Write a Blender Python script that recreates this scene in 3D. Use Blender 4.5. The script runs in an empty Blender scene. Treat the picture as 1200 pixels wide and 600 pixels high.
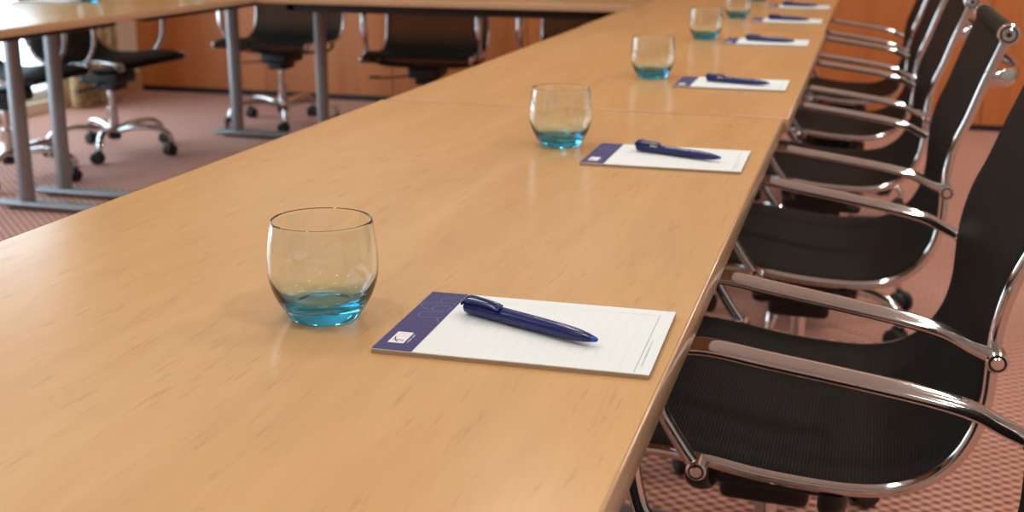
import bpy, bmesh, math, random
from mathutils import Vector, Matrix
random.seed(7)
PI = math.pi
S = bpy.context.scene
C = S.collection

# ------------------------------------------------------------------ materials
def mat(name, color, rough=.5, metal=0., **kw):
    m = bpy.data.materials.new(name); m.use_nodes = True
    b = m.node_tree.nodes['Principled BSDF']
    b.inputs['Base Color'].default_value = (*color, 1)
    b.inputs['Roughness'].default_value = rough
    b.inputs['Metallic'].default_value = metal
    for k, v in kw.items():
        b.inputs[k.replace('_', ' ')].default_value = v
    return m

class NT:
    """small helper for node trees"""
    def __init__(s, m):
        s.m = m; s.t = m.node_tree; s.b = s.t.nodes.get('Principled BSDF')
    def n(s, kind, **kw):
        x = s.t.nodes.new(kind)
        for k, v in kw.items(): setattr(x, k, v)
        return x
    def l(s, a, b): s.t.links.new(a, b)
    def math(s, op, a, b=None, c=None):
        x = s.n('ShaderNodeMath', operation=op)
        for i, v in enumerate((a, b, c)):
            if v is None: continue
            if isinstance(v, (int, float)): x.inputs[i].default_value = v
            else: s.l(v, x.inputs[i])
        return x.outputs[0]
    def ramp(s, fac, stops):
        x = s.n('ShaderNodeValToRGB'); e = x.color_ramp.elements
        while len(e) < len(stops): e.new(.5)
        for i, (p, c) in enumerate(stops):
            e[i].position = p; e[i].color = (*c, 1)
        s.l(fac, x.inputs[0]); return x.outputs[0]
    def coord(s, scale=(1, 1, 1), out='Object', rot=(0, 0, 0)):
        tc = s.n('ShaderNodeTexCoord'); mp = s.n('ShaderNodeMapping')
        mp.inputs['Scale'].default_value = scale; mp.inputs['Rotation'].default_value = rot
        s.l(tc.outputs[out], mp.inputs[0]); return mp.outputs[0]
    def noise(s, vec, scale, detail=4, rough=.5, dist=0.):
        x = s.n('ShaderNodeTexNoise'); s.l(vec, x.inputs['Vector'])
        x.inputs['Scale'].default_value = scale; x.inputs['Detail'].default_value = detail
        x.inputs['Roughness'].default_value = rough; x.inputs['Distortion'].default_value = dist
        return x.outputs['Fac']
    def mix(s, fac, a, b, mode='MIX'):
        x = s.n('ShaderNodeMix', data_type='RGBA', blend_type=mode)
        for sock, v in ((x.inputs[0], fac), (x.inputs[6], a), (x.inputs[7], b)):
            if isinstance(v, (int, float)): sock.default_value = v
            elif isinstance(v, tuple): sock.default_value = (*v, 1)
            else: s.l(v, sock)
        return x.outputs[2]
    def bump(s, h, strength=.3, dist=.01):
        x = s.n('ShaderNodeBump'); x.inputs['Strength'].default_value = strength
        x.inputs['Distance'].default_value = dist; s.l(h, x.inputs['Height'])
        s.l(x.outputs[0], s.b.inputs['Normal'])

def wood_mat(name, lo, hi, fleck, stretch, rough, axis='Y', fleck_amt=.5):
    m = mat(name, hi, rough); q = NT(m)
    sc = [1, 1, 1]; sc['XYZ'.index(axis)] = stretch
    v = q.coord(tuple(sc))
    broad = q.noise(v, 6., 3, .55, .4)
    fine = q.noise(v, 42., 5, .65, .2)
    sc2 = [1, 1, 1]; sc2['XYZ'.index(axis)] = stretch * .6
    v2 = q.coord(tuple(sc2))
    fl = q.math('MULTIPLY_ADD', q.noise(v2, 230., 3, .6, .3), .7, q.math('MULTIPLY', q.noise(v2, 60., 2, .5, .6), .3))
    f = q.math('ADD', q.math('MULTIPLY', broad, .65), q.math('MULTIPLY', fine, .35))
    col = q.ramp(f, [(.34, lo), (.62, hi)])
    flm = q.math('MULTIPLY', q.ramp(fl, [(.57, (0, 0, 0)), (.68, (1, 1, 1))]), fleck_amt)
    col = q.mix(flm, col, fleck)
    q.l(col, q.b.inputs['Base Color'])
    return m

M = {}
M['laminate'] = wood_mat('beech_laminate', (.53, .305, .122), (.62, .38, .168), (.40, .21, .08), .14, .215)
M['edge'] = wood_mat('beech_edge', (.50, .30, .165), (.57, .36, .215), (.38, .22, .11), .10, .22, fleck_amt=.3)
M['panel'] = wood_mat('cherry_panel', (.44, .128, .028), (.58, .19, .048), (.36, .095, .022), .08, .45, axis='Z', fleck_amt=.35)
M['dado'] = wood_mat('tan_panel', (.50, .27, .11), (.58, .33, .15), (.4, .2, .08), .1, .4, axis='Z', fleck_amt=.2)
M['cream'] = mat('cream_paint', (.90, .78, .62), .7)
M['taupe'] = mat('taupe_paint', (.40, .385, .36), .7)
M['white_paint'] = mat('white_paint', (.82, .80, .76), .8)
M['chrome'] = mat('chrome', (.70, .70, .71), .10, 1.)
M['steel'] = mat('grey_steel_paint', (.27, .275, .285), .38, .55)
M['black_plastic'] = mat('black_plastic', (.012, .012, .013), .42)
M['black_metal'] = mat('black_metal', (.014, .013, .013), .45, .2)
M['rubber'] = mat('caster_black', (.012, .012, .013), .5)
M['plinth'] = mat('plinth_black', (.012, .009, .008), .6)
M['white_frame'] = mat('window_frame_white', (.8, .8, .8), .4)
M['pen'] = mat('navy_pen', (.007, .018, .13), .22)
M['pen_tip'] = mat('blue_pen_tip', (.01, .07, .42), .2)
M['paper'] = mat('paper', (.71, .77, .785), .7)
M['card'] = mat('pad_edge_card', (.40, .30, .20), .8)
M['purple'] = mat('purple_print', (.040, .034, .140), .7)
M['white_print'] = mat('white_print', (.78, .78, .82), .6)
M['blue_print'] = mat('pale_blue_print', (.16, .22, .40), .5)
M['rule_print'] = mat('rule_print', (.20, .33, .42), .6)
M['grey_print'] = mat('grey_print', (.32, .35, .40), .6)
M['faint_print'] = mat('faint_print', (.62, .64, .64), .7)
M['dark_print'] = mat('dark_print', (.03, .03, .05), .6)

# black woven mesh of the chairs: fine ribs running across the seat (UV v = length along the sling)
m = mat('black_mesh_fabric', (.016, .0145, .013), .55, Specular_IOR_Level=.06); q = NT(m)
uv = q.n('ShaderNodeUVMap'); sx = q.n('ShaderNodeSeparateXYZ'); q.l(uv.outputs[0], sx.inputs[0])
rib = q.math('SINE', q.math('MULTIPLY', sx.outputs[1], 2 * PI / .0042))
thr = q.math('SINE', q.math('MULTIPLY', sx.outputs[0], 2 * PI / .0018))
h = q.math('ADD', q.math('MULTIPLY', rib, .7), q.math('MULTIPLY', thr, .3))
q.l(q.ramp(q.math('MULTIPLY_ADD', h, .5, .5), [(0., (.003, .0028, .0026)), (1., (.024, .0215, .0185))]), q.b.inputs['Base Color'])
q.bump(h, .35, .0006)
q.b.inputs['Sheen Weight'].default_value = 0.
q.b.inputs['Sheen Roughness'].default_value = .5
# the weave is open: seen square-on the eye passes between the threads, seen at a slant they close up
lw = q.n('ShaderNodeLayerWeight'); lw.inputs[0].default_value = .5
tr = q.n('ShaderNodeBsdfTransparent'); mx = q.n('ShaderNodeMixShader')
q.l(q.math('MULTIPLY', q.math('POWER', q.math('SUBTRACT', 1., lw.outputs['Facing']), 2.8), .45), mx.inputs[0])
q.l(q.b.outputs[0], mx.inputs[1]); q.l(tr.outputs[0], mx.inputs[2])
q.l(mx.outputs[0], [x for x in q.t.nodes if x.type == 'OUTPUT_MATERIAL'][0].inputs['Surface'])
M['mesh'] = m

# carpet: staggered raised ovals, rose on brick red
m = mat('rose_woven_carpet', (.35, .13, .1), .95); q = NT(m)
v = q.coord(rot=(0, 0, .06)); sx = q.n('ShaderNodeSeparateXYZ'); q.l(v, sx.inputs[0])
wob = q.math('MULTIPLY', q.math('SUBTRACT', q.noise(v, 60., 2), .5), .5)
a = q.math('COSINE', q.math('ADD', q.math('MULTIPLY', sx.outputs[0], 2 * PI / .036), wob))
b_ = q.math('COSINE', q.math('ADD', q.math('MULTIPLY', sx.outputs[1], 2 * PI / .030), wob))
pr = q.math('MULTIPLY_ADD', q.math('MULTIPLY', a, b_), .5, .5)
fz = q.noise(v, 350., 3, .6)
pr2 = q.math('MULTIPLY_ADD', fz, .35, q.math('MULTIPLY', pr, .83))
col = q.ramp(pr2, [(.28, (.15, .034, .028)), (.52, (.46, .18, .125)), (.80, (.74, .38, .27))])
q.l(col, q.b.inputs['Base Color']); q.bump(pr2, .6, .004)
q.b.inputs['Sheen Weight'].default_value = .15
M['carpet'] = m

# gold curtain with brown brocade pattern
m = mat('gold_brocade', (.5, .3, .1), .6); q = NT(m)
v = q.coord()
pat = q.noise(v, 14., 3, .5, 1.2)
q.l(q.ramp(pat, [(.42, (.32, .20, .09)), (.55, (.52, .38, .20)), (.7, (.62, .48, .29))]), q.b.inputs['Base Color'])
M['curtain'] = m

# window pane: clear with a fresnel reflection
m = bpy.data.materials.new('window_glass'); m.use_nodes = True; q = NT(m)
q.t.nodes.remove(q.b); out = [x for x in q.t.nodes if x.type == 'OUTPUT_MATERIAL'][0]
tr = q.n('ShaderNodeBsdfTransparent'); gl = q.n('ShaderNodeBsdfGlossy'); gl.inputs['Roughness'].default_value = .02
fr = q.n('ShaderNodeFresnel'); fr.inputs[0].default_value = 1.5
mx = q.n('ShaderNodeMixShader'); geo = q.n('ShaderNodeNewGeometry'); q.l(q.math('MULTIPLY', fr.outputs[0], q.math('SUBTRACT', 1., geo.outputs['Backfacing'])), mx.inputs[0]); q.l(tr.outputs[0], mx.inputs[1]); q.l(gl.outputs[0], mx.inputs[2])
q.l(mx.outputs[0], out.inputs[0])
M['pane'] = m

# tumbler: glass tinted ice blue through its body, so the thick foot shows most colour
m = mat('ice_blue_glass', (1, 1, 1), 0., Transmission_Weight=1., IOR=1.48); q = NT(m)
va = q.n('ShaderNodeVolumeAbsorption'); va.inputs['Color'].default_value = (0., .79, .95, 1); va.inputs['Density'].default_value = 46.
q.l(va.outputs[0], [x for x in q.t.nodes if x.type == 'OUTPUT_MATERIAL'][0].inputs['Volume'])
M['glass'] = m

# ------------------------------------------------------------------ mesh helpers
def link(o, parent=None):
    C.objects.link(o)
    if parent is not None: o.parent = parent
    return o
def obj(name, bm, ms, parent=None, smooth=35):
    me = bpy.data.meshes.new(name)
    bmesh.ops.recalc_face_normals(bm, faces=bm.faces)
    bm.to_mesh(me); bm.free()
    for x in (ms if isinstance(ms, (list, tuple)) else [ms]): me.materials.append(x)
    if smooth:
        me.polygons.foreach_set('use_smooth', [True] * len(me.polygons))
        me.set_sharp_from_angle(angle=math.radians(smooth))
    return link(bpy.data.objects.new(name, me), parent)
def tag(o, label, cat, group=None):
    o['label'] = label; o['category'] = cat
    if group: o['group'] = group
    return o
def thing(name, label, cat, loc=(0, 0, 0), rotz=0, group=None):
    o = bpy.data.objects.new(name, None); o.empty_display_size = .1
    link(o); o.location = loc; o.rotation_euler = (0, 0, rotz)
    return tag(o, label, cat, group)
def struct(name, bm, m, parent=None, smooth=0):
    o = obj(name, bm, m, parent, smooth)
    o['kind'] = 'structure'
    return o
def box(bm, x0, x1, y0, y1, z0, z1, bev=0., seg=2, mi=0):
    r = bmesh.ops.create_cube(bm, size=1)
    vs = r['verts']
    for v in vs:
        v.co = Vector(((x0 + x1) / 2 + v.co.x * (x1 - x0), (y0 + y1) / 2 + v.co.y * (y1 - y0), (z0 + z1) / 2 + v.co.z * (z1 - z0)))
    fs = set(f for v in vs for f in v.link_faces)
    for f in fs: f.material_index = mi
    if bev:
        es = list(set(e for v in vs for e in v.link_edges))
        bmesh.ops.bevel(bm, geom=es, offset=bev, segments=seg, affect='EDGES', profile=.5)
    return bm
def cyl(bm, p0, p1, r0, r1=None, n=24, bev=0., mi=0):
    r1 = r0 if r1 is None else r1
    p0, p1 = Vector(p0), Vector(p1); d = p1 - p0
    rot = d.to_track_quat('Z', 'Y').to_matrix()
    prof = [(0., 0.), (r0 - bev, 0.), (r0, bev), (r1, d.length - bev), (r1 - bev, d.length), (0., d.length)] if bev else [(0., 0.), (r0, 0.), (r1, d.length), (0., d.length)]
    rings = []
    for r, z in prof:
        if r < 1e-9: rings.append([bm.verts.new(p0 + rot @ Vector((0, 0, z)))]); continue
        rings.append([bm.verts.new(p0 + rot @ Vector((r * math.cos(t * 2 * PI / n), r * math.sin(t * 2 * PI / n), z))) for t in range(n)])
    bridge(bm, rings, mi)
def bridge(bm, rings, mi=0):
    for A, B in zip(rings, rings[1:]):
        n = max(len(A), len(B))
        for i in range(n):
            j = (i + 1) % n
            if len(A) == 1: f = [A[0], B[j], B[i]]
            elif len(B) == 1: f = [A[i], A[j], B[0]]
            else: f = [A[i], A[j], B[j], B[i]]
            try: bm.faces.new(f).material_index = mi
            except ValueError: pass
def lathe(bm, prof, n=48, mi=0):
    rings = []
    for r, z in prof:
        if r < 1e-6: rings.append([bm.verts.new((0, 0, z))])
        else: rings.append([bm.verts.new((r * math.cos(t * 2 * PI / n), r * math.sin(t * 2 * PI / n), z)) for t in range(n)])
    bridge(bm, rings, mi)
def spline(pts, per=6):
    pts = [Vector(p) for p in pts]; out = []
    P = [pts[0] * 2 - pts[1]] + pts + [pts[-1] * 2 - pts[-2]]
    for i in range(1, len(P) - 2):
        a, b, c, d = P[i - 1:i + 3]
        for k in range(per):
            t = k / per
            out.append(.5 * ((2 * b) + (c - a) * t + (2 * a - 5 * b + 4 * c - d) * t * t + (3 * b - 3 * c + d - a) * t ** 3))
    out.append(pts[-1]); return out
def tube(bm, path, a, b, side=Vector((0, 1, 0)), n=14, mi=0, sizes=None):
    """sweep an oval: half-width a along the side axis, b along the normal"""
    rings = []
    for i, p in enumerate(path):
        t = (path[min(i + 1, len(path) - 1)] - path[max(i - 1, 0)]).normalized()
        s = (side - t * side.dot(t)).normalized(); nn = t.cross(s)
        k = sizes(i / (len(path) - 1)) if sizes else (1, 1)
        rings.append([bm.verts.new(p + s * (a * k[0] * math.cos(w * 2 * PI / n)) + nn * (b * k[1] * math.sin(w * 2 * PI / n))) for w in range(n)])
    rings = [[bm.verts.new(path[0])]] + rings + [[bm.verts.new(path[-1])]]
    bridge(bm, rings, mi)
def strip(bm, pts, w, z, mi=0):
    """flat printed stroke of width w"""
    pts = [Vector((*p, 0)) for p in pts]; L = []; R = []
    for i, p in enumerate(pts):
        t = (pts[min(i + 1, len(pts) - 1)] - pts[max(i - 1, 0)]).normalized(); nn = Vector((-t.y, t.x, 0))
        L.append(bm.verts.new((*(p + nn * w / 2).xy, z))); R.append(bm.verts.new((*(p - nn * w / 2).xy, z)))
    for i in range(len(pts) - 1): bm.faces.new([L[i], R[i], R[i + 1], L[i + 1]]).material_index = mi
def quad(bm, x0, x1, y0, y1, z, mi=0):
    bm.faces.new([bm.verts.new(c) for c in ((x0, y0, z), (x1, y0, z), (x1, y1, z), (x0, y1, z))]).material_index = mi
def NB(): return bmesh.new()
def copy_tree(o, parent=None):
    c = o.copy(); C.objects.link(c)
    if parent is not None: c.parent = parent
    for ch in kids[o.name]:
        d = copy_tree(ch, c)
    return c
kids = {}
def note_kids():
    kids.clear()
    for o in bpy.data.objects: kids.setdefault(o.name, [])
    for o in bpy.data.objects:
        if o.parent: kids[o.parent.name].append(o)

TOP = .735            # height of the table tops
# ------------------------------------------------------------------ room
XL, XR, YB, YF, H = -4.15, 2.4, 6.62, -2.6, 2.75
bm = NB(); box(bm, XL - .3, XR + .2, YF - .2, YB + .3, -.06, 0); struct('floor', bm, M['carpet'])
bm = NB(); box(bm, XL - .3, XR + .2, YF - .2, YB + .3, H, H + .1); struct('ceiling', bm, M['white_paint'])
# back wall: cherry panels with open vertical joints
bm = NB(); box(bm, XL - .3, XR + .2, YB + .02, YB + .2, 0, H)
x = .712 - .80 * 7; edges = []
while x < XR + .2: edges.append(x); x += .80
for x in edges: box(bm, max(x + .002, XL - .25), min(x + .798, XR + .15), YB, YB + .025, .03, 2.0, .0015, 1)
box(bm, XL - .25, XR + .15, YB + .006, YB + .025, 2.0, H, mi=1)
struct('wall_back', bm, [M['panel'], M['white_paint']])
bm = NB(); box(bm, XL, XR, YB - .004, YB + .015, 0, .032, .001, 1); struct('baseboard_back', bm, M['plinth'])
# left wall with its window opening
WY0, WY1, WZ0, WZ1 = 2.3, 5.86, .06, 2.18
bm = NB()
for y0, y1, z0, z1 in ((YF - .2, WY0, 0, H), (WY1, YB + .02, 0, H), (WY0, WY1, 0, WZ0), (WY0, WY1, WZ1, H)):
    box(bm, XL - .18, XL, y0, y1, z0, z1)
struct('wall_left', bm, M['cream'])
bm = NB(); box(bm, XL - .001, XL + .02, WY1 + .02, YB, .0, .12, .002, 1); struct('trim_1', bm, M['dado'])
ft = .05
for name, (y0, y1, z0, z1), n in (('window_1', (WY0, WY1, WZ0, WZ1), 4),):
    bm = NB()
    box(bm, XL - .12, XL - .05, y0, y1, z0, z0 + ft, .004); box(bm, XL - .12, XL - .05, y0, y1, z1 - ft, z1, .004)
    for i in range(n + 1):
        y = y0 + ft / 2 + (y1 - y0 - ft) * i / n
        box(bm, XL - .12, XL - .05, y - ft / 2, y + ft / 2, z0 + ft, z1 - ft, .004)
    w = struct(name, bm, M['white_frame'])
    bm = NB(); box(bm, XL - .088, XL - .084, y0 + .02, y1 - .02, z0 + .02, z1 - .02); struct('window_pane', bm, M['pane'], w)
bm = NB(); box(bm, XR, XR + .15, YF - .2, YB + .02, 0, H); struct('wall_right', bm, M['taupe'])
bm = NB(); box(bm, XL - .2, XR + .1, YF - .15, YF, 0, H); struct('wall_front', bm, M['taupe'])
# curtain drawn to the far side of the window
bm = NB(); cols = []
N = 90; cy0, cy1 = 5.80, 6.22
for i in range(N + 1):
    t = i / N; y = cy0 + (cy1 - cy0) * t
    d = .035 * math.sin(t * 2 * PI * 5.5) + .012 * math.sin(t * 2 * PI * 13 + 1)
    cols.append([(XL + .10 + d * (1 - .25 * k / 8), y + .012 * math.sin(t * 40 + k), .012 + (2.58 - .012) * k / 8) for k in range(9)])
for off in (0, .004):
    V = [[bm.verts.new((c[0] + off, c[1], c[2])) for c in col] for col in cols]
    for i in range(N):
        for k in range(8): bm.faces.new([V[i][k], V[i + 1][k], V[i + 1][k + 1], V[i][k + 1]])
tag(obj('curtain', bm, M['curtain'], None, 60), 'gold and brown patterned curtain hanging beside the bright window', 'curtain')

# ------------------------------------------------------------------ tables (local: length along y, centred; users' side to either side)
def make_table(label, loc, rot, length=1.596, depth=.70, colx=-.22, foot=(-.335, .225), ends=(True, True), inset=.11, group='meeting tables joined in a rectangle', rail_in=.15):
    t = thing('conference_table', label, 'table', loc, rot, group)
    L, D = length / 2, depth / 2
    bm = NB(); box(bm, -D + .0015, D - .0015, -L + .0015, L - .0015, TOP - .025, TOP, .0006, 1)
    obj('tabletop', bm, M['laminate'], t)
    # edge band: a ring round the top, its upper arris rounded
    bm = NB()
    prof = [(0, -.0252), (.0015, -.0252), (.0022, -.0245), (.0022, -.0018), (.0012, -.0004), (0, .0002)]
    rings = []
    for ox, oz in prof:
        rings.append([bm.verts.new((sx * (D - .0015 + ox), sy * (L - .0015 + ox), TOP + oz)) for sx, sy in ((-1, -1), (1, -1), (1, 1), (-1, 1))])
    bridge(bm, rings)
    obj('edge_banding', bm, M['edge'], t, 50)
    zr = TOP - .026
    for name, b in (('frame_rail', (-D + rail_in, -D + rail_in + .03, -L + .10, L - .10)), ('frame_rail', (D - rail_in - .03, D - rail_in, -L + .10, L - .10))):
        bm = NB(); box(bm, b[0], b[1], b[2], b[3], zr - .034, zr, .003, 2); obj(name, bm, M['black_metal'], t)
    for s, on in ((-1, ends[0]), (1, ends[1])):
        if not on: continue
        y = s * (L - inset)
        bm = NB(); box(bm, -D + rail_in, D - rail_in, y - .02, y + .02, zr - .031, zr - .001, .003, 2); obj('cross_rail', bm, M['black_metal'], t)
        bm = NB()
        tube(bm, [Vector((colx, y, z)) for z in (.036, .2, .4, .55, zr - .031)], .024, .031, Vector((0, 1, 0)), 20)
        leg = obj('leg', bm, M['steel'], t)
        bm = NB()
        p = [Vector((foot[0] + (foot[1] - foot[0]) * k / 12, y, .022)) for k in range(13)]
        tube(bm, p, .030, .0165, Vector((0, 1, 0)), 18, sizes=lambda q: (1 - .25 * (abs(q - .5) * 2) ** 4,) * 2)
        for fx in (foot[0] + .05, foot[1] - .05): cyl(bm, (fx, y, 0), (fx, y, .012), .014, n=16)
        obj('foot', bm, M['steel'], leg)
    return t
make_table('long beech table nearest the camera, with the closest tumbler and notepad on it', (-.35, 1.23, 0), 0, inset=.062)
make_table('beech table butted onto the far end of the nearest table, second along the chair row', (-.342, 2.8295, .001), 0, foot=(-.335, .10), inset=.14)
make_table('farthest beech table of the right-hand row, in the corner by the far table', (-.35, 4.4275, 0), 0, foot=(-.335, .10))
make_table('beech table across the far end of the room, in front of the two empty chairs', (-1.462, 4.82, 0), PI / 2, length=1.50, depth=.68, colx=0., foot=(-.3, .3), rail_in=.06)
make_table('left-hand beech table nearer the camera, shining white with window light', (-2.57, 3.038, 0), 0)
make_table('left-hand beech table farther back, ending at the corner with the far table', (-2.57, 4.638, 0), 0)

# ------------------------------------------------------------------ chair (local: +x forward, origin on the floor under the column)
U0 = .04
def P2(u, h, y=0.): return Vector((U0 - u, y, h))
RAIL = [(-.185, .418), (-.15, .431), (-.085, .437), (-.028, .433), (.052, .423), (.147, .421), (.203, .433), (.243, .461), (.267, .502), (.2765, .548), (.277, .60), (.279, .640), (.288, .685), (.304, .728), (.322, .785), (.342, .842), (.351, .868)]
ARM = [(-.028, .430), (-.038, .441), (-.050, .457), (-.063, .476), (-.074, .497), (-.082, .54), (-.082, .60), (-.074, .64), (-.052, .659), (-.015, .664), (.04, .657), (.11, .648), (.18, .638), (.222, .629), (.250, .616), (.279, .604)]
HW = .250            # half distance between the side rails
def make_chair(label, loc, rot, group):
    t = thing('office_chair', label, 'chair', loc, rot, group)
    path = spline([P2(*p) for p in RAIL], 7)
    # sling of mesh fabric: one sheet for seat and back, slightly slack in the middle
    bm = NB(); uvl = bm.loops.layers.uv.new('UVMap')
    KF = [-1, -.985, -.96, -.85, -.7, -.5, -.25, 0, .25, .5, .7, .85, .96, .985, 1]; K = 14; ln = [0.]
    for a, b in zip(path, path[1:]): ln.append(ln[-1] + (b - a).length)
    faces = []
    for side in (1, -1):
        rows = []
        for i, p in enumerate(path):
            tn = (path[min(i + 1, len(path) - 1)] - path[max(i - 1, 0)]).normalized()
            nn = Vector((-tn.z, 0, tn.x)); nn = -nn if nn.z < 0 and i < len(path) // 3 else nn
            nn = Vector((tn.z, 0, -tn.x))      # towards the sitter
            r = []
            for k in range(K + 1):
                f = KF[k]
                sag = .010 * (1 - f * f) * math.sin(min(1., ln[i] / ln[-1] * 1.02) * PI)
                r.append(bm.verts.new(p + nn * (.0082 - .006 * max(0, (abs(f) - .96) / .04) ** 2 - sag + side * .0013) + Vector((0, f * (HW + .0045), 0))))
            rows.append(r)
        for i in range(len(rows) - 1):
            for k in range(K):
                fc = bm.faces.new([rows[i][k], rows[i + 1][k], rows[i + 1][k + 1], rows[i][k + 1]])
                for lp, (a, b) in zip(fc.loops, ((i, k), (i + 1, k), (i + 1, k + 1), (i, k + 1))):
                    lp[uvl].uv = (KF[b] * HW, ln[a])
        faces.append(rows)
    A, B = faces
    for i in range(len(A) - 1):
        for k in (0, K): bm.faces.new([A[i][k], A[i + 1][k], B[i + 1][k], B[i][k]])
    obj('seat_sling', bm, M['mesh'], t, 60)
    for name, (u, h) in (('front_roll', (-.185, .420)), ('head_roll', (.351, .868))):
        bm = NB(); uvl = bm.loops.layers.uv.new('UVMap')
        cyl(bm, P2(u, h, -HW + .006), P2(u, h, HW - .006), .0165, n=28, bev=.002)
        for f in bm.faces:
            for lp in f.loops: lp[uvl].uv = (lp.vert.co.y, math.atan2(lp.vert.co.z - h, lp.vert.co.x - P2(u, h).x) * .0165)
        o = obj(name, bm, M['mesh'], t)
        for s in (-1, 1):
            bm = NB()
            cyl(bm, P2(u, h, s * (HW - .006)), P2(u, h, s * (HW + .008)), .0178, n=28, bev=.002)
            cyl(bm, P2(u, h, s * (HW + .0078)), P2(u, h, s * (HW + .0086)), .0135, n=24, mi=1)
            cyl(bm, P2(u, h, s * (HW + .008)), P2(u, h, s * (HW + .0105)), .0105, n=20, bev=.001)
            cyl(bm, P2(u, h, s * (HW + .0103)), P2(u, h, s * (HW + .0112)), .0045, n=6, mi=1)
            obj('end_cap', bm, [M['chrome'], M['black_metal']], o)
    for s in (-1, 1):
        bm = NB(); tube(bm, [p + Vector((0, s * HW, 0)) for p in path], .0065, .0078, n=14)
        obj('side_rail', bm, M['chrome'], t, 60)
        ap = spline([P2(*p) for p in ARM], 6)
        bm = NB()
        def sz(q): return (.72 + .28 * min(1, max(0, (q - .2) / .15)), 1.) if q < .5 else (1. - .3 * min(1, max(0, (q - .84) / .16)), 1.)
        tube(bm, [p + Vector((0, s * (HW + .017), 0)) for p in ap], .0150, .0080, n=18, sizes=sz)
        arm = obj('armrest', bm, M['chrome'], t, 60)
        for (u, h) in (ARM[0], ARM[-1]):
            bm = NB(); y0 = HW + .004
            cyl(bm, P2(u, h, s * y0), P2(u, h, s * (y0 + .027)), .0120, n=24, bev=.002)
            cyl(bm, P2(u, h, s * (y0 + .0268)), P2(u, h, s * (y0 + .0276)), .0094, n=24, mi=1)
            cyl(bm, P2(u, h, s * (y0 + .0272)), P2(u, h, s * (y0 + .0295)), .0070, n=18, bev=.0012)
            obj('joint_bolt', bm, [M['chrome'], M['black_metal']], arm)
    # bowed bar behind the back
    bm = NB()
    pth = spline([P2(.322, .795, -HW), P2(.352, .797, -HW + .004), P2(.368, .797, -HW + .04), P2(.381, .797, -.14), P2(.386, .797, 0), P2(.381, .797, .14), P2(.368, .797, HW - .04), P2(.352, .797, HW - .004), P2(.322, .795, HW)], 6)
    tube(bm, pth, .0145, .006, Vector((0, 0, 1)), 14); obj('back_bar', bm, M['chrome'], t, 60)
    # black bows under the seat and the tilt mechanism
    for u, h in ((-.03, .425), (.125, .412)):
        bm = NB()
        pth = spline([P2(u, h, -HW), P2(u, h - .02, -HW + .004), P2(u + .004, h - .042, -HW + .04), P2(u + .01, h - .052, -.13), P2(u + .015, h - .055, 0), P2(u + .01, h - .052, .13), P2(u + .004, h - .042, HW - .04), P2(u, h - .02, HW - .004), P2(u, h, HW)], 6)
        tube(bm, pth, .014, .0065, Vector((1, 0, 0)), 12); obj('seat_support', bm, M['black_metal'], t, 60)
    bm = NB(); box(bm, U0 - .15, U0 + .05, -.075, .075, .318, .372, .012, 3); box(bm, U0 - .10, U0 + .02, -.05, .05, .285, .325, .012, 3)
    mech = obj('tilt_mechanism', bm, M['black_metal'], t)
    bm = NB()
    pth = spline([Vector((.0, -.05, .325)), Vector((.02, -.12, .318)), Vector((.025, -.2, .312)), Vector((.02, -.235, .312))], 6)
    tube(bm, pth, .0045, .0045, Vector((0, 0, 1)), 10); box(bm, .008, .032, -.275, -.225, .306, .318, .004)
    obj('height_lever', bm, M['black_plastic'], mech)
    bm = NB(); cyl(bm, (0, 0, .15), (0, 0, .30), .0145, n=28); cyl(bm, (0, 0, .105), (0, 0, .205), .0245, .0225, n=28, bev=.002)
    obj('gas_column', bm, M['chrome'], t)
    bm = NB(); cyl(bm, (0, 0, .062), (0, 0, .118), .030, .034, n=28, bev=.004)
    hub = obj('base_hub', bm, M['black_metal'], t)
    for k in range(5):
        a = k * 2 * PI / 5; R = Matrix.Rotation(a, 3, 'Z')
        bm = NB()
        pth = [R @ p for p in spline([Vector((.022, 0, .100)), Vector((.09, 0, .117)), Vector((.17, 0, .123)), Vector((.235, 0, .115)), Vector((.275, 0, .090)), Vector((.287, 0, .060))], 6)]
        tube(bm, pth, .019, .0125, R @ Vector((0, 1, 0)), 14, sizes=lambda q: (1.2 - .55 * q, 1.15 - .35 * q)); obj('base_leg', bm, M['chrome'], hub, 60)
        bm = NB(); yaw = a + 1.1 + .9 * math.sin(k * 2.3); Q = Matrix.Rotation(yaw, 3, 'Z'); c0 = R @ Vector((.286, 0, 0)); off = Q @ Vector((-.014, 0, 0))
        for s in (-1, 1):
            cc = c0 + off + Vector((0, 0, .0265)); yy = Q @ Vector((0, 1, 0))
            cyl(bm, cc + yy * (s * .005), cc + yy * (s * .024), .0265, n=28, bev=.004)
        cyl(bm, c0 + Vector((0, 0, .03)), c0 + Vector((0, 0, .068)), .007, n=14)
        hood = [cc0 for cc0 in (c0 + off * 1.9 + Vector((0, 0, .03)), c0 + off * 1.6 + Vector((0, 0, .048)), c0 + off * .6 + Vector((0, 0, .058)), c0 - off * .3 + Vector((0, 0, .050)))]
        tube(bm, spline(hood, 5), .006, .006, Q @ Vector((0, 1, 0)), 12)
        obj('caster', bm, M['rubber'], hub)
    return t
GR = 'chairs along the right side of the table'
GO = 'chairs on the far and left sides'
chair = make_chair('black mesh chair mostly outside the frame, its chrome armrest nearest the camera', (U0 + .014, .828, 0), PI, GR)
note_kids()
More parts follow.
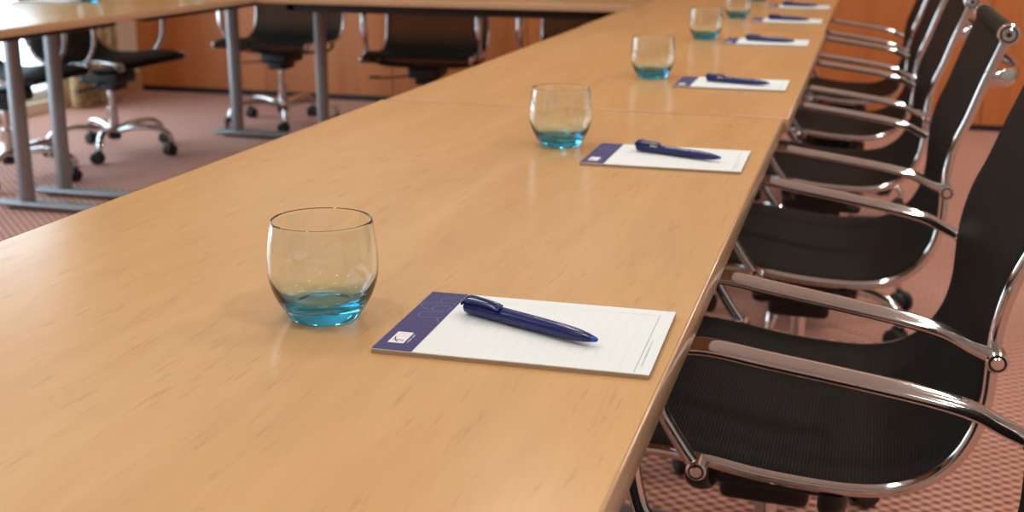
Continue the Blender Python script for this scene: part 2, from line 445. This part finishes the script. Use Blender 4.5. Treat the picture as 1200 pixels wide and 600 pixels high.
def place_chair(label, x, y, rot, base, group, tilt=0.):
    t = copy_tree(chair); t.location = (x, y, 0); t.rotation_euler = (0, 0, rot); t['label'] = label; t['group'] = group
    for ch in t.children:
        if ch.name.startswith('base_hub'): ch.rotation_euler = (0, 0, base)
        elif tilt and not ch.name.startswith('gas_column'):          # the sitter's seat leans back on its pivot
            pv = Vector((0, 0, .37))
            ch.matrix_local = Matrix.Translation(pv) @ Matrix.Rotation(-tilt, 4, 'Y') @ Matrix.Translation(-pv)
    return t
bpy.context.view_layer.update()
place_chair('black mesh chair with chrome arms beside the nearest notepad, whole seat in view', U0 - .004, 1.595, PI, .35, GR, .022)
place_chair('black mesh chair whose complete back and round chrome top cap show against the wall', U0 - .008, 2.425, PI, .9, GR)
place_chair('black mesh chair on the right, third back from the camera, cut by the top edge', U0 - .010, 3.245, PI + .01, .0, GR)
place_chair('black mesh chair on the right, just ahead of the farthest one', U0 - .012, 3.975, PI, .6, GR)
place_chair('farthest black mesh chair of the right-hand row, its back a dark sliver', U0 - .012, 4.72, PI, .2, GR)
place_chair('black mesh swivel chair at the far left, behind two grey table legs', -3.20, 4.17, .03, .1, GO)
place_chair('black mesh swivel chair seen side-on, its whole chrome star base in view', -3.128, 4.80, 0, .05, GO)
place_chair('black mesh swivel chair facing the camera, between two grey legs near the far corner', -2.75, 5.74, -PI / 2, .5, GO)
place_chair('black mesh swivel chair facing the camera, centre of the far table, base hidden', -1.84, 5.42, -PI / 2 + .12, .3, GO)
place_chair('black mesh chair at the far table, right end, only an arm showing', -1.13, 5.55, -PI / 2, .3, GO)

# ------------------------------------------------------------------ tumblers
def make_glass(label, loc):
    bm = NB()
    outer = [(0, .0012), (.018, .0008), (.0245, 0), (.0275, .0012), (.0318, .007), (.0372, .0155), (.0415, .025), (.0441, .035), (.0448, .044), (.0444, .055), (.0433, .066), (.0418, .076), (.0408, .0815)]
    inner = [(.0403, .0823), (.0399, .0816), (.0408, .076), (.0423, .066), (.0434, .055), (.0437, .044), (.0428, .035), (.0393, .0255), (.0345, .0185), (.0285, .0148), (.0225, .0132), (.012, .0126), (0, .0125)]
    def sm(P):
        return [(max(0., p.x), p.y) for p in spline([Vector((a, b, 0)) for a, b in P], 3)]
    so, si = sm(outer), sm(inner)
    lathe(bm, so + si, 72)
    g = obj('drinking_glass', bm, M['glass'], None, 80)
    g.location = loc
    return tag(g, label, 'glass', 'blue-footed tumblers on the tables')
g0 = make_glass('clear tumbler with ice blue foot beside the nearest notepad, largest in view', (-.2885, .879, TOP))
note_kids()
for lab, x, y, z in (('ice blue footed tumbler left of the second nearest notepad', -.290, 1.691, 0),
                  ('ice blue footed tumbler left of the third nearest notepad', -.291, 2.475, .001),
                  ('ice blue footed tumbler left of the fourth nearest notepad', -.292, 3.31, .001),
                  ('ice blue footed tumbler cut by the top edge, left of the fifth notepad', -.285, 4.06, 0),
                  ('barely visible tumbler foot at the top edge, beside the farthest notepad', -.295, 4.93, 0),
                  ('tumbler at the middle of the far table, only its foot and reflection showing', -1.087, 4.80, 0),
                  ('tumbler on the left table at the top edge, beside the pale notepad', -2.635, 3.99, 0),
                  ('tumbler on the left table near its far corner, only its foot showing', -2.42, 4.33, 0)):
    c = copy_tree(g0); c.location = (x, y, TOP + z); c['label'] = lab

# ------------------------------------------------------------------ notepads (local: header strip at -x, writing lines across y)
def make_pad(label, loc, rot):
    t = thing('notepad', label, 'notepad', loc, rot, 'notepads on the tables')
    L, W, Hh = .105, .074, .004
    bm = NB(); box(bm, -L, L, -W, W, 0, .0032, 0); obj('backing_block', bm, M['card'], t, 0)
    bm = NB(); box(bm, -L, L, -W, W, .0032, Hh, 0); sheet = obj('top_sheet', bm, M['paper'], t, 0)
    z = Hh + .0001
    bm = NB(); quad(bm, -L, -.0731, -W, W, z); hd = obj('header_strip', bm, M['purple'], t, 0); hd['label'] = 'purple printed header strip'
    z2 = z + .0001
    bm = NB(); quad(bm, -.0978, -.0851, -.0583, -.0331, z2)
    def bez(pts): return [(p.x, p.y) for p in spline([Vector((*p, 0)) for p in pts], 6)]
    z3 = z2 + .0001
    for p, w in (([(-.0958, -.0445), (-.0948, -.0490), (-.0928, -.0535), (-.0905, -.0562)], .0010), ([(-.0962, -.0530), (-.0935, -.0508), (-.0905, -.0505), (-.0868, -.0522)], .0008), ([(-.0955, -.0492), (-.0920, -.0522), (-.0888, -.0538), (-.0866, -.0525)], .0006)):
        strip(bm, bez(p), w, z3, 1)
    for xx, ya, yb in ((-.0938, -.0445, -.0350), (-.0905, -.0440, -.0358), (-.0880, -.0440, -.0375)):
        y = ya
        while y < yb:
            d = random.uniform(.0008, .0016); strip(bm, [(xx - .0005, y), (xx + .0005, y + .0003)], .0003, z3, 2); y += d
    y = -.0560
    while y < -.0375:
        if random.random() > .12: strip(bm, [(-.0832, y), (-.0820, y + .0002)], .0006, z3, 0)
        y += .0011
    obj('logo_print', bm, [M['white_print'], M['dark_print'], M['grey_print']], hd, 0)
    bm = NB()
    for s in ([(-.0735, .0606), (-.0888, .0591), (-.0904, .0525), (-.088, .046), (-.0808, .048), (-.0757, .0454), (-.0767, .0427)],
              [(-.088, .0459), (-.102, .0401), (-.1028, .0359), (-.096, .0268), (-.0912, .0282)],
              [(-.088, .0242), (-.0904, .0284), (-.0893, .0366), (-.0779, .0378), (-.0773, .0272), (-.088, .0242)],
              [(-.0733, .0233), (-.0947, .0184), (-.096, .0104), (-.0923, .0058), (-.0806, .0071), (-.0762, -.0009), (-.0745, -.0005)],
              [(-.0762, .0102), (-.0787, .0067), (-.0778, .0023)]):
        strip(bm, bez(s), .00045, z2)
    obj('outline_print', bm, M['blue_print'], hd, 0)
    bm = NB()
    strip(bm, [(.0937, .0614), (.0935, -.0712)], .00055, z, 0)
    strip(bm, [(.0937, .0612), (.0700, .0606)], .0003, z, 0); strip(bm, [(.0700, .0606), (-.066, .0592)], .0003, z, 2)
    x = -.055
    while x < .088:
        y = -.066
        while y < .058:
            strip(bm, [(x, y), (x, y + .0035)], .0003, z, 2); y += .0042
        x += .0105
    y = -.058
    while y < -.002:
        if random.random() > .15: strip(bm, [(.0964, y), (.0975, y + .0002)], .0005, z, 1)
        y += .0011
    obj('ruled_print', bm, [M['rule_print'], M['grey_print'], M['faint_print']], sheet, 0)
    return t
pad = make_pad('notepad nearest the camera, white sheet with purple header and outline drawing', (-.116, .886, TOP), .0228)
note_kids()
for lab, x, y, a, z in (('second nearest white notepad with purple header, right of the second tumbler', -.126, 1.6304, .0086, 0),
                     ('third nearest white notepad with purple header, right of the third tumbler', -.1233, 2.4104, .0081, .001),
                     ('fourth nearest white notepad, in front of the last whole tumbler', -.127, 3.255, .01, .001),
                     ('fifth white notepad from the camera, right of the tumbler cut by the top edge', -.122, 3.965, .01, 0),
                     ('farthest white notepad of the right-hand row, close to the far corner', -.119, 4.60, .01, 0),
                     ('pale notepad on the left table lying in the window glare at the top edge', -2.76, 3.96, PI + .1, 0)):
    c = copy_tree(pad); c.location = (x, y, TOP + z); c.rotation_euler = (0, 0, a); c['label'] = lab

# ------------------------------------------------------------------ pens (local: tip at +x)
def make_pen(label, loc, rot):
    t = thing('ballpoint_pen', label, 'pen', loc, rot, 'navy pens on the notepads')
    L = .0665
    prof = [(-L, .0), (-L + .0008, .0030), (-L + .003, .0050), (-L + .008, .0060), (-.02, .0060), (.015, .0058), (.034, .0055), (.046, .0049), (.056, .0037), (.0615, .0026)]
    def loft(bm, prof, sy=1., n=24, cz=.0062):
        rings = []
        for x, r in prof:
            rings.append([bm.verts.new((x, 0, cz))] if r < 1e-6 else [bm.verts.new((x, r * sy * math.cos(w * 2 * PI / n), cz + r * math.sin(w * 2 * PI / n))) for w in range(n)])
        bridge(bm, rings)
    sp = [(p.x, max(p.y, 0)) for p in spline([Vector((a, b, 0)) for a, b in prof], 4)]
    bm = NB(); loft(bm, sp, 1.12); body = obj('barrel', bm, M['pen'], t, 50)
    bm = NB(); loft(bm, [(.0612, 0), (.0612, .0024), (.0640, .0022), (.0658, .0014), (.0665, 0)], 1.1); obj('tip', bm, M['pen_tip'], t, 50)
    # clip: a loop standing off the side of the barrel, with a slot along it
    bm = NB(); e = Vector((0, -.35, .94)).normalized(); sd = Vector((0, .94, .35))
    c0 = Vector((0, -.0012, .0062))
    pth = spline([c0 + Vector((-L + .001, 0, 0)) + e * .0035, c0 + Vector((-L + .003, 0, 0)) + e * .0075, c0 + Vector((-L + .010, 0, 0)) + e * .0092, c0 + Vector((-.045, 0, 0)) + e * .0090, c0 + Vector((-.032, 0, 0)) + e * .0080, c0 + Vector((-.0265, 0, 0)) + e * .0066], 6)
    for s in (-1, 1):
        tube(bm, [p + sd * (s * .0026) for p in pth], .0018, .0009, sd, 10)
    for k in (0, len(pth) - 4): tube(bm, [p for p in pth[k:k + 4]], .0032, .0008, sd, 10)
    obj('clip', bm, M['pen'], t, 50)
    return t
pen = make_pen('navy ballpoint pen lying across the nearest notepad, largest pen in view', (-.117, .8845, TOP + .0043), math.atan2(-.053, .122))
note_kids()
pens = [(pen, 0)]
for lab, x, y, a, z in (('navy ballpoint pen with pale print on the second nearest notepad', -.113, 1.634, -.40, 0),
                     ('navy ballpoint pen on the third nearest notepad', -.1125, 2.400, -.34, .001),
                     ('navy ballpoint pen on the fourth nearest notepad', -.118, 3.254, -.30, .001),
                     ('navy ballpoint pen on the fifth notepad from the camera', -.117, 3.967, -.30, 0),
                     ('navy ballpoint pen on the farthest notepad of the right-hand row', -.117, 4.602, -.25, 0)):
    c = copy_tree(pen); c.location = (x, y, TOP + .0043 + z); c.rotation_euler = (0, 0, a); c['label'] = lab
    pens.append((c, 1))
# printed mark on the pens whose print faces up
def pen_print(p):
    bm = NB()
    def pt(x, ang, r): return bm.verts.new((x, -r * 1.13 * math.sin(ang), .0062 + r * math.cos(ang)))
    def patch(x0, x1, a0, a1, r, mi):
        bm.faces.new([pt(x0, a0, r), pt(x1, a0, r), pt(x1, a1, r), pt(x0, a1, r)]).material_index = mi
    for i in range(4): patch(-.041, -.029, .30 + i * .2, .50 + i * .2, .0063, 0)
    x = -.017
    while x < .030:
        if random.random() > .14: patch(x, x + .0007, .50, .78, .0062 - max(0, x) * .02, 1)
        x += .0012
    obj('printed_mark', bm, [M['white_print'], M['grey_print']], p, 0)
pen_print(pens[1][0]); pen_print(pens[2][0])

# ------------------------------------------------------------------ light
W = bpy.data.worlds.new('daylight'); S.world = W; W.use_nodes = True
bg = W.node_tree.nodes['Background']; bg.inputs[0].default_value = (.68, .87, 1., 1); bg.inputs[1].default_value = 4.8
def area(name, loc, rot, sx, sy, power, col, shape='RECTANGLE'):
    l = bpy.data.lights.new(name, 'AREA'); l.shape = shape; l.size = sx; l.size_y = sy; l.energy = power; l.color = col
    o = bpy.data.objects.new(name, l); o.location = loc; o.rotation_euler = rot; C.objects.link(o); return o
for y0, y1, z0, z1 in ((WY0, WY1, WZ0, WZ1),):
    p = area('window_portal', (XL - .2, (y0 + y1) / 2, (z0 + z1) / 2), (0, -PI / 2, 0), z1 - z0, y1 - y0, 1, (1, 1, 1))
    p.data.cycles.is_portal = True
for x, y, pw in [(1.1, y, 15) for y in (-1.3, .5, 2.1, 3.7)] + [(1.2, 5.5, 24)] + [(-.8, y, 10) for y in (-1.3, .5, 2.1, 3.4)] + [(-2.5, y, 7) for y in (-1.3, .5, 2.1)]:
    area('ceiling_lamp', (x, y, H - .012), (0, 0, 0), .26, .26, pw, (1., .95, .87), 'DISK')

# ------------------------------------------------------------------ camera
cam = bpy.data.cameras.new('camera'); co = bpy.data.objects.new('camera', cam); C.objects.link(co)
yaw, pit, rol = .2778, .2722, .0053
fw = Vector((-math.sin(yaw) * math.cos(pit), math.cos(yaw) * math.cos(pit), -math.sin(pit)))
r = Vector((math.cos(yaw), math.sin(yaw), 0)); u = r.cross(fw)
r2 = r * math.cos(rol) + u * math.sin(rol); u2 = -r * math.sin(rol) + u * math.cos(rol)
mx = Matrix(((r2.x, u2.x, -fw.x, .1198), (r2.y, u2.y, -fw.y, .0051), (r2.z, u2.z, -fw.z, .3182 + TOP), (0, 0, 0, 1)))
co.matrix_world = mx
cam.sensor_width = 36; cam.lens = 1434.63 / 1200 * 36; cam.clip_start = .02; cam.clip_end = 60
cam.dof.use_dof = True; cam.dof.focus_distance = 1.02; cam.dof.aperture_fstop = 9.
S.camera = co
S.view_settings.view_transform = 'Standard'; S.view_settings.look = 'None'
S.view_settings.exposure = .05; S.view_settings.gamma = 1.; S.view_settings.use_curve_mapping = False
S.cycles.use_denoising = True
S.cycles.max_bounces = 14; S.cycles.transmission_bounces = 12; S.cycles.glossy_bounces = 6; S.cycles.transparent_max_bounces = 12
S.cycles.sample_clamp_indirect = 8.; S.cycles.blur_glossy = .6
